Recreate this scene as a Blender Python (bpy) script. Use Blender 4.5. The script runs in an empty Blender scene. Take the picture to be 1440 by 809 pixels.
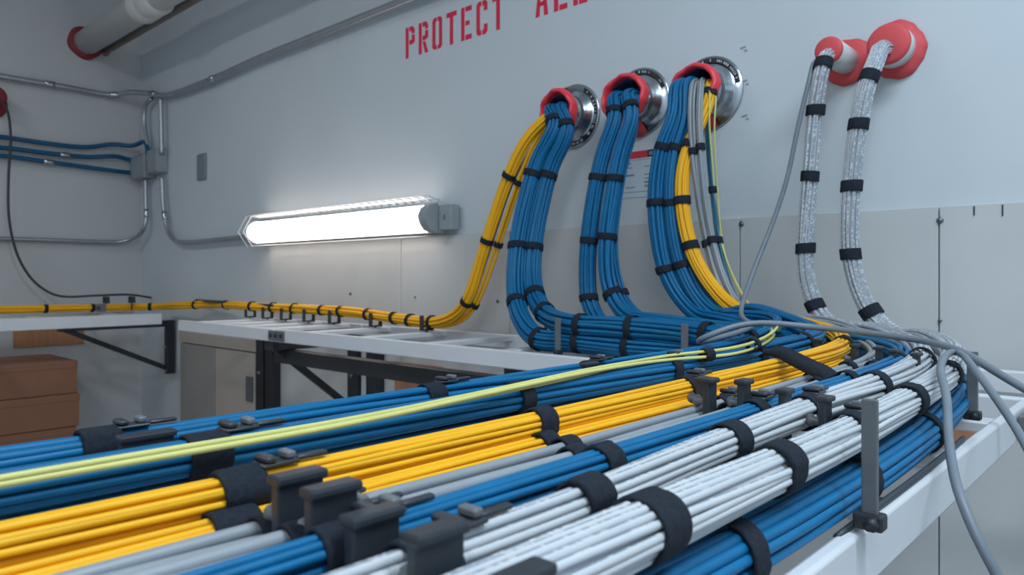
import bpy, math, random
import numpy as np
from mathutils import Vector
random.seed(7)
rng = np.random.RandomState(11)
SC = bpy.context.scene
COL = SC.collection

# ------------------------------------------------------------------ camera geometry
CAM = np.array([4.0, -1.5, 1.5])
F, CX, HY = 1031.0, 720.0, 390.0
TH = math.radians(47.4)
VW = np.array([-math.cos(TH), math.sin(TH)])      # level view direction (x, y)
RT = np.array([math.sin(TH), math.cos(TH)])       # to the right of it
VW = np.array([-0.6769, 0.7361]); RT = np.array([0.7361, 0.6769])

def ray(px, py):
    u = (px - CX) / F
    d = VW + RT * u
    return np.array([d[0], d[1], (HY - py) / F])
def Y(px, py, off):            # a point that stands `off` metres in front of the back wall
    d = ray(px, py); return CAM + d * ((-off - CAM[1]) / d[1])
def Z(px, py, z):              # a point at height z relative to the eye
    d = ray(px, py); return CAM + d * (z / d[2])
def X(px, py, off):            # a point `off` metres from the left wall
    d = ray(px, py); return CAM + d * ((off - CAM[0]) / d[0])
def R(x, y, z): return CAM + np.array([x, y, z])
def proj(p):
    q = np.asarray(p) - CAM
    t = q[..., 0] * VW[0] + q[..., 1] * VW[1]
    r = q[..., 0] * RT[0] + q[..., 1] * RT[1]
    t = np.where(np.abs(t) < 1e-6, 1e-6, t)
    return np.stack([CX + F * r / t, HY - F * q[..., 2] / t, t], -1)

# ------------------------------------------------------------------ materials
MATS = {}
def mat(name, col, rough=0.5, metal=0.0, noise=0.0, scale=30.0, bump=0.0, vary=0.0, spec=0.5, stretch=None, col2=None):
    if name in MATS: return MATS[name]
    m = bpy.data.materials.new(name); m.use_nodes = True
    nt = m.node_tree; N = nt.nodes; L = nt.links
    b = N['Principled BSDF']
    b.inputs['Roughness'].default_value = rough; b.inputs['Metallic'].default_value = metal
    b.inputs['Specular IOR Level'].default_value = spec
    tc = N.new('ShaderNodeTexCoord'); mp = N.new('ShaderNodeMapping')
    L.new(tc.outputs['Object'], mp.inputs['Vector'])
    if stretch: mp.inputs['Scale'].default_value = stretch
    nz = N.new('ShaderNodeTexNoise'); nz.inputs['Scale'].default_value = scale; nz.inputs['Detail'].default_value = 6
    L.new(mp.outputs['Vector'], nz.inputs['Vector'])
    mix = N.new('ShaderNodeMix'); mix.data_type = 'RGBA'
    c = np.array(col); c2 = np.array(col2) if col2 is not None else np.clip(c * (1 - noise), 0, 1)
    mix.inputs['A'].default_value = (*c, 1); mix.inputs['B'].default_value = (*c2, 1)
    rmp = N.new('ShaderNodeMapRange'); rmp.inputs['From Min'].default_value = .35; rmp.inputs['From Max'].default_value = .65
    L.new(nz.outputs['Fac'], rmp.inputs['Value']); L.new(rmp.outputs['Result'], mix.inputs['Factor'])
    out = mix.outputs['Result']
    if vary:
        oi = N.new('ShaderNodeObjectInfo'); hs = N.new('ShaderNodeHueSaturation')
        mr = N.new('ShaderNodeMapRange'); mr.inputs['To Min'].default_value = 1 - vary; mr.inputs['To Max'].default_value = 1 + vary
        L.new(oi.outputs['Random'], mr.inputs['Value']); L.new(mr.outputs['Result'], hs.inputs['Value'])
        L.new(out, hs.inputs['Color']); out = hs.outputs['Color']
    L.new(out, b.inputs['Base Color'])
    if bump:
        bp = N.new('ShaderNodeBump'); bp.inputs['Strength'].default_value = bump; bp.inputs['Distance'].default_value = 0.002
        L.new(nz.outputs['Fac'], bp.inputs['Height']); L.new(bp.outputs['Normal'], b.inputs['Normal'])
    MATS[name] = m; return m
def srgb(r, g, b):
    f = lambda v: (v / 255) / 12.92 if v / 255 <= .04045 else ((v / 255 + .055) / 1.055) ** 2.4
    return (f(r), f(g), f(b))

WALL = mat('wall_paint', srgb(202, 210, 216), .55, noise=.05, scale=2.5, bump=.05)
WALLL = mat('left_wall_paint', srgb(196, 197, 198), .6, noise=.05, scale=2.5, bump=.05)
BOARD = mat('painted_board', srgb(196, 198, 199), .5, noise=.05, scale=5, bump=.06)
FLOORM = mat('concrete_floor', srgb(178, 176, 174), .6, noise=.15, scale=4, bump=.1)
CEILM = mat('ceiling_paint', srgb(220, 222, 224), .8, noise=.03)
WHITE = mat('white_powder_coat', srgb(214, 217, 222), .4, noise=.04, scale=12)
BLACKM = mat('black_steel', srgb(40, 43, 48), .45, noise=.2, scale=20)
GREYM = mat('grey_steel', srgb(108, 112, 117), .45, metal=.2, noise=.15, scale=15)
BLUE = mat('blue_jacket', srgb(4, 102, 150), .5, spec=.35, noise=.10, scale=60, vary=.10)
TEAL = mat('teal_jacket', srgb(18, 96, 124), .4, noise=.1, scale=60, vary=.1)
YEL = mat('yellow_jacket', srgb(245, 181, 28), .5, spec=.35, noise=.05, scale=40, vary=.05)
LYEL = mat('pale_yellow_jacket', srgb(214, 211, 130), .42, noise=.06, scale=40, vary=.05)
GREY = mat('grey_jacket', srgb(146, 153, 160), .42, noise=.06, scale=40, vary=.06)
CORD = mat('grey_cord', srgb(116, 126, 137), .45, noise=.1, scale=40)
STEELBLUE = mat('slate_jacket', srgb(78, 104, 128), .4, noise=.1, scale=40)
VELCRO = mat('velcro', srgb(38, 44, 54), .85, noise=.3, scale=400, bump=.4, spec=.2)
PLAST = mat('dark_plastic', srgb(48, 53, 60), .42, noise=.2, scale=60)
PLASG = mat('grey_plastic', srgb(104, 108, 113), .4, noise=.15, scale=60)
CHROME = mat('zinc_steel', srgb(188, 194, 200), .22, metal=1.0, noise=.12, scale=18)
CONDUIT = mat('conduit_steel', srgb(176, 180, 186), .34, metal=.75, noise=.12, scale=25)
LABELBLK = mat('black_label', srgb(30, 34, 42), .5, noise=.1)
PRINT = mat('white_print', srgb(205, 212, 220), .6)
REDP = mat('red_plastic', srgb(240, 62, 76), .4, noise=.12, scale=45, bump=.5)
REDPUTTY = mat('red_putty', srgb(216, 78, 82), .6, noise=.12, scale=30, bump=.3)
REDPAINT = mat('red_paint', srgb(226, 34, 76), .6, noise=.12, scale=40)
DARKRED = mat('dark_red_putty', srgb(140, 40, 52), .6, noise=.15, scale=40)
PVC = mat('white_pvc', srgb(206, 208, 208), .4, noise=.05, scale=8)
BROWNP = mat('brown_pipe', srgb(132, 122, 114), .5, noise=.15, scale=10)
PAPER = mat('paper', srgb(198, 212, 222), .6, noise=.03)
INK = mat('grey_ink', srgb(116, 132, 146), .7)
CARD = mat('cardboard', srgb(142, 98, 76), .8, noise=.1, scale=8, bump=.08)
CARD2 = mat('kraft_sheet', srgb(186, 132, 98), .8, noise=.2, scale=6, stretch=(8, 8, .6), bump=.1)
TAPE = mat('seam_dark', srgb(84, 56, 44), .6)
CABGREY = mat('cabinet_grey', srgb(150, 146, 142), .5, noise=.06, scale=6)
CABTOP = mat('cabinet_cap', srgb(176, 168, 160), .5, noise=.06, scale=6)
SCREW = mat('screw_steel', srgb(120, 128, 136), .35, metal=.8)
DARK = mat('dark_gap', srgb(44, 46, 50), .8)
GREYBOX = mat('grey_box', srgb(150, 158, 162), .5, noise=.08, scale=20)
PLATE = mat('cover_plate', srgb(124, 138, 142), .45, noise=.1, scale=20)
WIRE = mat('white_wire', srgb(225, 228, 230), .4)
def white_cable():
    m = mat('white_jacket', srgb(196, 200, 205), .42, noise=.05, scale=50, vary=.06)
    nt = m.node_tree; N = nt.nodes; L = nt.links; b = N['Principled BSDF']
    src = b.inputs['Base Color'].links[0].from_socket
    uv = N.new('ShaderNodeUVMap'); mp = N.new('ShaderNodeMapping'); mp.inputs['Scale'].default_value = (1.0, 260.0, 1)
    L.new(uv.outputs['UV'], mp.inputs['Vector'])
    vz = N.new('ShaderNodeTexNoise'); vz.inputs['Scale'].default_value = 1.0; vz.inputs['Detail'].default_value = 2
    L.new(mp.outputs['Vector'], vz.inputs['Vector'])
    sep = N.new('ShaderNodeSeparateXYZ'); L.new(uv.outputs['UV'], sep.inputs['Vector'])
    # the printed legend runs along one side of the jacket only
    a = N.new('ShaderNodeMath'); a.operation = 'SUBTRACT'; a.inputs[1].default_value = .62; L.new(sep.outputs['X'], a.inputs[0])
    ab = N.new('ShaderNodeMath'); ab.operation = 'ABSOLUTE'; L.new(a.outputs[0], ab.inputs[0])
    lt = N.new('ShaderNodeMath'); lt.operation = 'LESS_THAN'; lt.inputs[1].default_value = .10; L.new(ab.outputs[0], lt.inputs[0])
    gt = N.new('ShaderNodeMath'); gt.operation = 'GREATER_THAN'; gt.inputs[1].default_value = .46; L.new(vz.outputs['Fac'], gt.inputs[0])
    ml = N.new('ShaderNodeMath'); ml.operation = 'MULTIPLY'; L.new(lt.outputs[0], ml.inputs[0]); L.new(gt.outputs[0], ml.inputs[1])
    mx = N.new('ShaderNodeMix'); mx.data_type = 'RGBA'; mx.inputs['B'].default_value = (*srgb(140, 150, 162), 1)
    L.new(src, mx.inputs['A']); L.new(ml.outputs[0], mx.inputs['Factor']); L.new(mx.outputs['Result'], b.inputs['Base Color'])
    return m
WCAB = white_cable()
def emis(name, col, s):
    m = bpy.data.materials.new(name); m.use_nodes = True
    b = m.node_tree.nodes['Principled BSDF']
    b.inputs['Base Color'].default_value = (.9, .9, .9, 1); b.inputs['Emission Color'].default_value = (*col, 1); b.inputs['Emission Strength'].default_value = s
    return m
TUBE = emis('lit_diffuser', (1.0, .88, .77), 6.5)
PANEL = emis('lit_panel', (.88, .95, 1.0), 3.0)

# ------------------------------------------------------------------ objects
ORG = {}
def thing(name, label, cat, loc, group=None):
    o = bpy.data.objects.new(name, None); COL.objects.link(o); o.location = tuple(loc); o.empty_display_size = .02
    o['label'] = label; o['category'] = cat
    if group: o['group'] = group
    ORG[o] = np.array(loc, float); return o
def tag(o, label, cat, group=None, kind=None):
    o['label'] = label; o['category'] = cat
    if group: o['group'] = group
    if kind: o['kind'] = kind
    return o
def link(name, v, f, m, parent=None, smooth=True, bevel=0, uv=None, org=None):
    v = np.asarray(v, float)
    if parent is not None: o0 = ORG[parent]
    else: o0 = np.asarray(org, float) if org is not None else np.zeros(3)
    me = bpy.data.meshes.new(name)
    me.from_pydata((v - o0).tolist(), [], f)
    if uv is not None:
        lay = me.uv_layers.new(name='UVMap')
        lay.data.foreach_set('uv', np.asarray(uv, np.float32).ravel())
    me.materials.append(m)
    if smooth: me.polygons.foreach_set('use_smooth', [True] * len(me.polygons))
    me.update()
    o = bpy.data.objects.new(name, me); COL.objects.link(o)
    ORG[o] = o0
    if parent is not None: o.parent = parent
    elif org is not None: o.location = tuple(o0)
    if bevel:
        bv = o.modifiers.new('bevel', 'BEVEL'); bv.width = bevel; bv.segments = 2; bv.limit_method = 'ANGLE'
        if smooth:
            try: me.set_sharp_from_angle(angle=math.radians(40))
            except Exception: pass
    return o

class MB:
    def __init__(s): s.v = []; s.f = []
    def add(s, v, f):
        b = len(s.v); s.v.extend([tuple(map(float, p)) for p in v]); s.f.extend([tuple(i + b for i in q) for q in f]); return s
    def box(s, lo, hi, rot=None, piv=None):
        lo = np.minimum(lo, hi) if False else np.asarray(lo, float); hi = np.asarray(hi, float)
        lo, hi = np.minimum(lo, hi), np.maximum(lo, hi)
        v = np.array([[(hi if i & 1 else lo)[0], (hi if i & 2 else lo)[1], (hi if i & 4 else lo)[2]] for i in range(8)])
        if rot is not None:
            p = (lo + hi) / 2 if piv is None else np.asarray(piv)
            v = (v - p) @ np.asarray(rot).T + p
        return s.add(v, [(0, 2, 3, 1), (4, 5, 7, 6), (0, 1, 5, 4), (2, 6, 7, 3), (0, 4, 6, 2), (1, 3, 7, 5)])
    def bar(s, a, b, w, h, up=(0, 0, 1)):
        a = np.asarray(a, float); b = np.asarray(b, float); t = (b - a) / np.linalg.norm(b - a)
        n = np.cross(t, up); n /= np.linalg.norm(n); u = np.cross(n, t)
        v = []
        for p in (a, b):
            for (i, j) in ((-1, -1), (1, -1), (1, 1), (-1, 1)): v.append(p + n * i * w / 2 + u * j * h / 2)
        return s.add(v, [(3, 2, 1, 0), (4, 5, 6, 7), (0, 1, 5, 4), (1, 2, 6, 5), (2, 3, 7, 6), (3, 0, 4, 7)])
    def tube(s, pts, r, n=10, caps=True, closed=False):
        v, f = tube_geo(np.asarray(pts, float), r, n, caps, closed); return s.add(v, f)
    def lathe(s, prof, org, ax, n=40, a0=0, a1=2 * math.pi, wob=None):
        # prof: (radius, along) pairs about axis ax
        ax = np.asarray(ax, float); ax /= np.linalg.norm(ax)
        e1 = np.cross(ax, (0, 0, 1) if abs(ax[2]) < .9 else (1, 0, 0)); e1 /= np.linalg.norm(e1); e2 = np.cross(ax, e1)
        full = abs(a1 - a0 - 2 * math.pi) < 1e-6
        m = n if full else n + 1; v = []; f = []
        for i in range(m):
            a = a0 + (a1 - a0) * i / n
            for k, (r, h) in enumerate(prof):
                if wob: r, h = wob(a, k, r, h)
                v.append(np.asarray(org) + (e1 * math.cos(a) + e2 * math.sin(a)) * r + ax * h)
        K = len(prof)
        for i in range(n if not full else n):
            j = (i + 1) % m if full else i + 1
            for k in range(K - 1): f.append((i * K + k, j * K + k, j * K + k + 1, i * K + k + 1))
        return s.add(v, f)
    def build(s, name, m, parent=None, smooth=False, bevel=0, org=None):
        return link(name, s.v, s.f, m, parent, smooth, bevel, org=org)

def frames(P, closed=False):
    T = np.gradient(P, axis=0) if not closed else np.roll(P, -1, 0) - np.roll(P, 1, 0)
    T /= np.linalg.norm(T, axis=1)[:, None] + 1e-12
    N = np.zeros_like(T)
    a = np.array([0, 0, 1.]) if abs(T[0][2]) < .9 else np.array([0, 1., 0])
    n = np.cross(T[0], a); n /= np.linalg.norm(n); N[0] = n
    for i in range(1, len(P)):
        n = N[i - 1] - T[i] * np.dot(N[i - 1], T[i]); N[i] = n / (np.linalg.norm(n) + 1e-12)
    return T, N, np.cross(T, N)
def tube_geo(P, r, n=8, caps=True, closed=False, fr=None):
    T, N, B = frames(P, closed) if fr is None else fr
    a = np.arange(n) * 2 * math.pi / n
    r = np.asarray(r, float); r = r[:, None, None] if r.ndim else r
    V = P[:, None, :] + r * (N[:, None, :] * np.cos(a)[None, :, None] + B[:, None, :] * np.sin(a)[None, :, None])
    m = len(P); f = []
    for i in range(m if closed else m - 1):
        j = (i + 1) % m
        for k in range(n):
            l = (k + 1) % n; f.append((i * n + k, i * n + l, j * n + l, j * n + k))
    if caps and not closed:
        f.append(tuple(range(n - 1, -1, -1))); f.append(tuple((m - 1) * n + k for k in range(n)))
    return V.reshape(-1, 3), f
def spline(pts, step=.012):
    P = np.asarray(pts, float); n = len(P)
    d = np.r_[0, np.cumsum(np.linalg.norm(np.diff(P, axis=0), axis=1) ** .5)]      # centripetal
    def tang(i):
        if i == 0: return (P[1] - P[0]) / (d[1] - d[0])
        if i == n - 1: return (P[-1] - P[-2]) / (d[-1] - d[-2])
        a, b, c = d[i - 1], d[i], d[i + 1]
        return ((P[i] - P[i - 1]) / (b - a) * (c - b) + (P[i + 1] - P[i]) / (c - b) * (b - a)) / (c - a)
    M = [tang(i) for i in range(n)]
    out = []
    for i in range(n - 1):
        h = d[i + 1] - d[i]; t = np.linspace(0, 1, 24, endpoint=(i == n - 2))[:, None]
        out.append((2*t**3-3*t**2+1)*P[i] + (t**3-2*t**2+t)*h*M[i] + (-2*t**3+3*t**2)*P[i+1] + (t**3-t**2)*h*M[i+1])
    Q = np.concatenate(out); s = np.r_[0, np.cumsum(np.linalg.norm(np.diff(Q, axis=0), axis=1))]
    k = max(4, int(s[-1] / step)); ss = np.linspace(0, s[-1], k)
    return np.stack([np.interp(ss, s, Q[:, j]) for j in range(3)], 1), ss, s
def smooth(P, it=3):
    P = P.copy()
    for _ in range(it): P[1:-1] = P[1:-1] * .5 + (P[:-2] + P[2:]) * .25
    return P

def cable_uv(m, n, f, L):
    uv = []
    for i in range(m - 1):
        for k in range(n):
            a, b = k / n, (k + 1) / n; y0, y1 = L[i], L[i + 1]
            uv += [(a, y0), (b, y0), (b, y1), (a, y1)]
    for q in f[(m - 1) * n:]: uv += [(0, 0)] * len(q)
    return uv

def buckle(parent, P, fr, i, R_, w):
    t = fr[0][i] * (1 if fr[0][i][1] > 0 else -1); s = np.cross(t, (0, 0, 1)); s /= np.linalg.norm(s); u = np.cross(s, t)
    c = P[i] + u * (R_ + .0012) + t * (w * .5 + .008); M3 = np.stack([t, s, u], 1)
    def bx(lo, hi, nm, m): return MB().box(c + lo, c + hi, rot=M3, piv=c).build(nm, m, parent, True, bevel=.0012)
    lo = np.array
    bx(lo((-.010, -.006, -.0012)), lo((.010, .006, .0012)), 'buckle', PLAST)
    bx(lo((-.009, -.0065, .0013)), lo((-.003, .0065, .0045)), 'buckle', PLAST)
    bx(lo((.003, -.005, .0013)), lo((.008, .005, .0052)), 'buckle', PLASG)
    bx(lo((.0105, -.0022, -.001)), lo((.028, .0022, .0016)), 'buckle_tongue', PLAST)
def strap(parent, P, fr, i, R_, w=.014, th=.0018, name='strap', tail=True):
    T, N, B = fr; t, n_, b_ = T[i], N[i], B[i]
    K = 36; v = []; f = []
    a0 = random.uniform(0, 6.28); tilt = random.uniform(-.12, .12)
    prof = [(0, -.5), (.8, -.5), (1, -.42), (1, .42), (.8, .5), (0, .5)]
    for k in range(K):
        a = 2 * math.pi * k / K
        da = (a - a0) % (2 * math.pi); ex = .0011 if (tail and da < 1.5) else 0
        d = n_ * math.cos(a) + b_ * math.sin(a)
        rr = R_ * (1 + .03 * math.sin(2 * a + a0))
        for (h, q) in prof:
            v.append(P[i] + d * (rr + h * (th + ex)) + t * (q * w + tilt * rr * math.cos(a)))
    M_ = len(prof)
    for k in range(K):
        l = (k + 1) % K
        for q in range(M_): f.append((k * M_ + q, k * M_ + (q + 1) % M_, l * M_ + (q + 1) % M_, l * M_ + q))
    return link(name, v, f, VELCRO, parent, True)

def bundle(name, label, pts, r, n, m, straps=(), group=None, cat='cable bundle', w=.014, step=.012, twist=.8, seed=0, core=True, sides=8, wob=.25, extra=None, gap=1.0, rsf=None):
    P, ss, _ = spline(pts, step); P = smooth(P, 4)
    fr = frames(P); T, N, B = fr
    r = np.interp(np.linspace(0, 1, len(P)), np.linspace(0, 1, len(r)), r) if isinstance(r, (tuple, list)) else np.full(len(P), r)
    root = thing(name, label, cat, (P[0][0], P[0][1], P[:, 2].min() - r.max() - .002), group)
    q = math.sin(math.pi / n) if n > 2 else 1.0
    rs = r * q / (1 + q) * 1.04
    if rsf: rs = np.full(len(P), rsf)
    rg = np.random.RandomState(seed + 5)
    mats = m if isinstance(m, (list, tuple)) else [m] * n
    for i in range(n):
        ph = rg.rand(4) * 6.28; k1, k2 = rg.uniform(4, 9, 2)
        a = 2 * math.pi * i / n + twist * ss + wob * 2 * math.pi / n * (np.sin(k1 * ss + ph[0]) + .6 * np.sin(1.9 * k2 * ss + ph[1]))
        rad = (r - rs) * (1 + .07 * np.sin(k2 * ss + ph[2])) * gap
        C = P + rad[:, None] * (N * np.cos(a)[:, None] + B * np.sin(a)[:, None])
        V, f = tube_geo(C, rs, sides, True, fr=frames(C))
        uv = cable_uv(len(C), sides, f, ss + rg.rand() * 9) if mats[i] is WCAB else None
        link('cable', V, f, mats[i], root, True, uv=uv)
    if core and n >= 6:
        V, f = tube_geo(P, np.maximum(r - 1.6 * rs, .001), 8, True, fr=fr); link('inner_cable', V, f, mats[0], root, True)
    pp = proj(P)
    for s_ in straps:
        d2 = (pp[:, 0] - s_[0]) ** 2 + (pp[:, 1] - s_[1]) ** 2 + np.where(pp[:, 2] < .05, 1e9, 0)
        i = int(np.argmin(d2)); i = min(max(i, 1), len(P) - 2)
        so = strap(root, P, fr, i, r[i] + .0004, s_[2] if len(s_) > 2 else w)
        if len(s_) > 3: buckle(so, P, fr, i, r[i] + .0004, s_[2])
    return root, P, fr, r

# ================================================================== THE ROOM
def struct(name, lo, hi, m, bevel=0):
    o = MB().box(lo, hi).build(name, m, bevel=bevel, org=((lo[0]+hi[0])/2, (lo[1]+hi[1])/2, min(lo[2], hi[2]))); o['kind'] = 'structure'; return o
struct('floor', (-.1, -3.6, -.1), (6.1, .1, 0), FLOORM)
struct('ceiling', (-.1, -3.6, 3.3), (6.1, .1, 3.4), CEILM)
struct('wall_back', (-.1, 0, 0), (6.1, .1, 3.3), WALL)
struct('wall_left', (-.1, -3.6, 0), (0, 0, 3.3), WALLL)
struct('wall_right', (6, -3.6, 0), (6.1, 0, 3.3), WALL)
struct('wall_front', (0, -3.6, 0), (6, -3.5, 3.3), WALL)
# painted backing boards on the lower part of the back wall, seams between them
bx = [Y(383, 400, 0)[0], Y(567, 400, 0)[0], Y(720, 400, 0)[0], Y(1043, 400, 0)[0], Y(1322, 400, 0)[0], Y(1500, 400, 0)[0], 5.9]
ztop = 1.5 + .127
for i in range(6):
    o = MB().box((bx[i] + .0012, -.009, .02), (bx[i + 1] - .0012, -.0005, ztop)).build('wall_board' if i == 0 else 'wall_board.%03d' % i, BOARD, bevel=.001, org=(bx[i], 0, .02)); o['kind'] = 'structure'

# stencilled words, painted on the wall
def stencil():
    mb = MB(); yy = -.0008
    root = thing('stencilled_lettering', 'red stencilled words PROTECT ALL painted high on the back wall', 'lettering', (4 - 1.842, 0, 1.5 + .70))
    def rect(ox, x0, z0, x1, z1):
        nonlocal mb
        mb.box((ox + x0, yy, zb + z0), (ox + x1, -.00005, zb + z1))
    def quad(ox, pts):
        v = [(ox + x, yy, zb + z) for x, z in pts] + [(ox + x, -.00005, zb + z) for x, z in pts]; n = len(pts)
        mb.add(v, [tuple(range(n)), tuple(range(2 * n - 1, n - 1, -1))] + [(i, i + n, (i + 1) % n + n, (i + 1) % n) for i in range(n)])
    W, H, S = .045, .098, .0145; zb = 1.5 + .70; g = .004
    def P_(o, leg=False):
        rect(o, 0, 0, S, H)
        quad(o, [(S + g, H), (W - .01, H), (W, H - .012), (W, H - .024), (W - S, H - .024), (W - S, H - S), (S + g, H - S)])
        quad(o, [(W - S, H - .028), (W, H - .028), (W, H * .5 - .002), (W - .01, H * .42), (S + g, H * .42), (S + g, H * .42 + S), (W - S, H * .42 + S)])
        if leg: quad(o, [(S + .004, H * .38), (S + .017, H * .38), (W, 0), (W - S, 0)])
    def O_(o):
        quad(o, [(0, .008), (0, H - .008), (.008, H), (W * .5 - g / 2, H), (W * .5 - g / 2, H - S * .8), (S, H - S), (S, S), (W * .5 - g / 2, S * .8), (W * .5 - g / 2, 0), (.008, 0)])
        quad(o, [(W, .008), (W, H - .008), (W - .008, H), (W * .5 + g / 2, H), (W * .5 + g / 2, H - S * .8), (W - S, H - S), (W - S, S), (W * .5 + g / 2, S * .8), (W * .5 + g / 2, 0), (W - .008, 0)])
    def T_(o):
        rect(o, 0, H - S, W * .5 - S / 2 - g * .1, H); rect(o, W * .5 + S / 2 + g * .1, H - S, W, H); rect(o, W * .5 - S / 2, 0, W * .5 + S / 2, H)
    def E_(o):
        rect(o, 0, 0, S, H); rect(o, S + g, 0, W, S); rect(o, S + g, H - S, W, H); rect(o, S + g, H * .5 - S * .45, W * .8, H * .5 + S * .45)
    def C_(o):
        quad(o, [(0, .008), (0, H - .008), (.008, H), (W * .45, H), (W * .45, H - S), (S, H - S), (S, S), (W * .45, S), (W * .45, 0), (.008, 0)])
        quad(o, [(W * .45 + g, H), (W - .008, H), (W, H - .008), (W, H * .7), (W - S, H * .7), (W - S, H - S), (W * .45 + g, H - S)])
        quad(o, [(W * .45 + g, 0), (W - .008, 0), (W, .008), (W, H * .3), (W - S, H * .3), (W - S, S), (W * .45 + g, S)])
    def A_(o):
        quad(o, [(0, 0), (S, 0), (W * .5 - .002, H), (W * .5 - .009, H)]); quad(o, [(W, 0), (W - S, 0), (W * .5 + .002, H), (W * .5 + .009, H)])
        rect(o, W * .33, H * .28, W * .67, H * .28 + S * .8)
    def L_(o):
        rect(o, 0, 0, S, H); rect(o, S + g, 0, W, S)
    x0 = 4 - 1.842; p = .0645
    for i, ch in enumerate('PROTECT'):
        {'P': P_, 'R': lambda o: P_(o, True), 'O': O_, 'T': T_, 'E': E_, 'C': C_}[ch](x0 + i * p); mb.build('letter', REDPAINT, root); mb = MB()
    x1 = 4 - 1.293
    for i, ch in enumerate('ALL'):
        {'A': A_, 'L': L_}[ch](x1 + i * p); mb.build('letter', REDPAINT, root); mb = MB()
stencil()

# ================================================================== TRAYS
ZT = 1.345                      # top of the trays' side rails
def tray(name, label, a, b, axis, lo, hi, nr, rung_w=.038, zt=ZT, h=.038, rail_w=.018, drop=.003):
    # a..b along axis ('x' or 'y'), lo/hi the two rails' outer edges on the other axis
    root = thing(name, label, 'cable tray', ((a if axis == 'x' else lo), (lo if axis == 'x' else a), zt - h))
    def bb(a0, a1, l0, l1, z0, z1):
        return ((a0, l0, z0), (a1, l1, z1)) if axis == 'x' else ((l0, a0, z0), (l1, a1, z1))
    for (l0, l1) in ((lo, lo + rail_w), (hi - rail_w, hi)):
        MB().box(*bb(a, b, l0, l1, zt - h, zt)).build('side_rail', WHITE, root, bevel=.003, smooth=True)
    for i in range(nr):
        c = a + (b - a) * (i + .5) / nr
        MB().box(*bb(c - rung_w / 2, c + rung_w / 2, lo + rail_w, hi - rail_w, zt - drop - .013, zt - drop)).build('rung', WHITE, root, bevel=.002, smooth=True)
    return root
YF = -.372
t_left = tray('cable_tray', 'short white cable tray along the left wall carrying the yellow bundle', -1.9, -.17, 'y', .36, .69, 6, zt=ZT - .004, h=.048)
t_bk1 = tray('cable_tray', 'white ladder tray section on the back wall between corner and black bracket', 1.33, 1.992, 'x', YF, -.035, 4)
t_bk2 = tray('cable_tray', 'long white tray section on the back wall under the five cable drops', 2.0, 5.4, 'x', YF, -.035, 13)
t_rt = tray('cable_tray', 'white tray coming toward the viewer under the rows of strapped bundles', -2.3, YF - .004, 'y', 4 - .53, 4 - .145, 9, rail_w=.011, drop=.014)
# splice hardware on the trays
mb = MB(); mb.box((1.975, YF - .006, ZT - .034), (2.06, YF - .0005, ZT - .004)); mb.build('splice_plate', GREYM, t_bk2, bevel=.001)
for k in range(3): MB().lathe([(0, .005), (.005, .005), (.006, .003), (.006, 0)], (1.99 + k * .03, YF - .006, ZT - .018), (0, -1, 0), 8).build('bolt', BLACKM, t_bk2, True)
mb = MB(); mb.box((4 - .143, YF - .11, ZT - .033), (4 - .132, YF - .003, ZT - .006)); mb.build('splice_plate', GREYM, t_rt, bevel=.001)
for k in range(2): MB().lathe([(0, .005), (.005, .005), (.006, .003), (.006, 0)], (4 - .132, YF - .085 + k * .05, ZT - .02), (1, 0, 0), 8).build('bolt', BLACKM, t_rt, True)

# ------------------------------------------------------------------ wall brackets (black steel)
def bracket(label, x, ztop, zbot, yout, w=.04, twin=0, arm=True):
    r = thing('wall_bracket', label, 'bracket', (x, 0, zbot))
    MB().box((x - w / 2, -.048, zbot), (x + w / 2, -.0095, ztop)).build('wall_post', BLACKM, r, bevel=.002)
    if arm: MB().box((x - w / 2, yout, ztop - .03), (x + w / 2, -.05, ztop)).build('arm', BLACKM, r, bevel=.002)
    if arm: MB().bar((x, -.05, zbot + .03), (x, yout + .02, ztop - .02), .016, .022).build('brace', BLACKM, r, bevel=.002)
    for z in (zbot + .012, (zbot + ztop) / 2): MB().lathe([(0, .006), (.006, .006), (.008, .002), (.008, 0)], (x, -.048, z), (0, -1, 0), 8).build('bolt', SCREW, r, True)
    if twin:
        MB().box((x + twin - w / 2, -.048, zbot - .05), (x + twin + w / 2, -.0095, ztop - .03)).build('second_post', BLACKM, r, bevel=.002)
        MB().box((x + w / 2 + .004, -.03, zbot - .05), (x + twin - w / 2 - .004, -.0095, ztop - .03)).build('spacer', WHITE, r, bevel=.002)
    return r
bracket('slim black triangular bracket in the corner holding the end of the left tray', .425, 1.5 - .205, 1.5 - .46, -.5, w=.03)
bracket('pair of black steel wall posts right of the grey cabinet', 1.31, ZT - .04, 1.5 - .56, YF + .02, twin=.072, w=.05, arm=False)
bracket('black triangular bracket with diagonal brace beside the brown plywood patch', 1.93, ZT - .04, 1.5 - .47, YF + .02, w=.05, twin=.105)
bracket('black bracket half hidden behind the foreground cables', 2.94, ZT - .04, 1.5 - .5, YF + .02)
# channel running under the tray, carried by the brackets
o = MB().box((1.87, -.30, ZT - .115), (3.3, -.262, ZT - .072)).build('support_channel', BLACKM, bevel=.003, org=(1.87, -.28, ZT - .115))
tag(o, 'long dark steel channel running level beneath the back wall tray', 'steel channel')
# floor legs that carry the right-hand tray
for k, (yy, lb) in enumerate(((-1.15, 'white steel leg under the near tray, closer to the back wall'), (-2.2, 'white steel leg under the near tray, behind the viewer'))):
    if k == 1: continue
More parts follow.
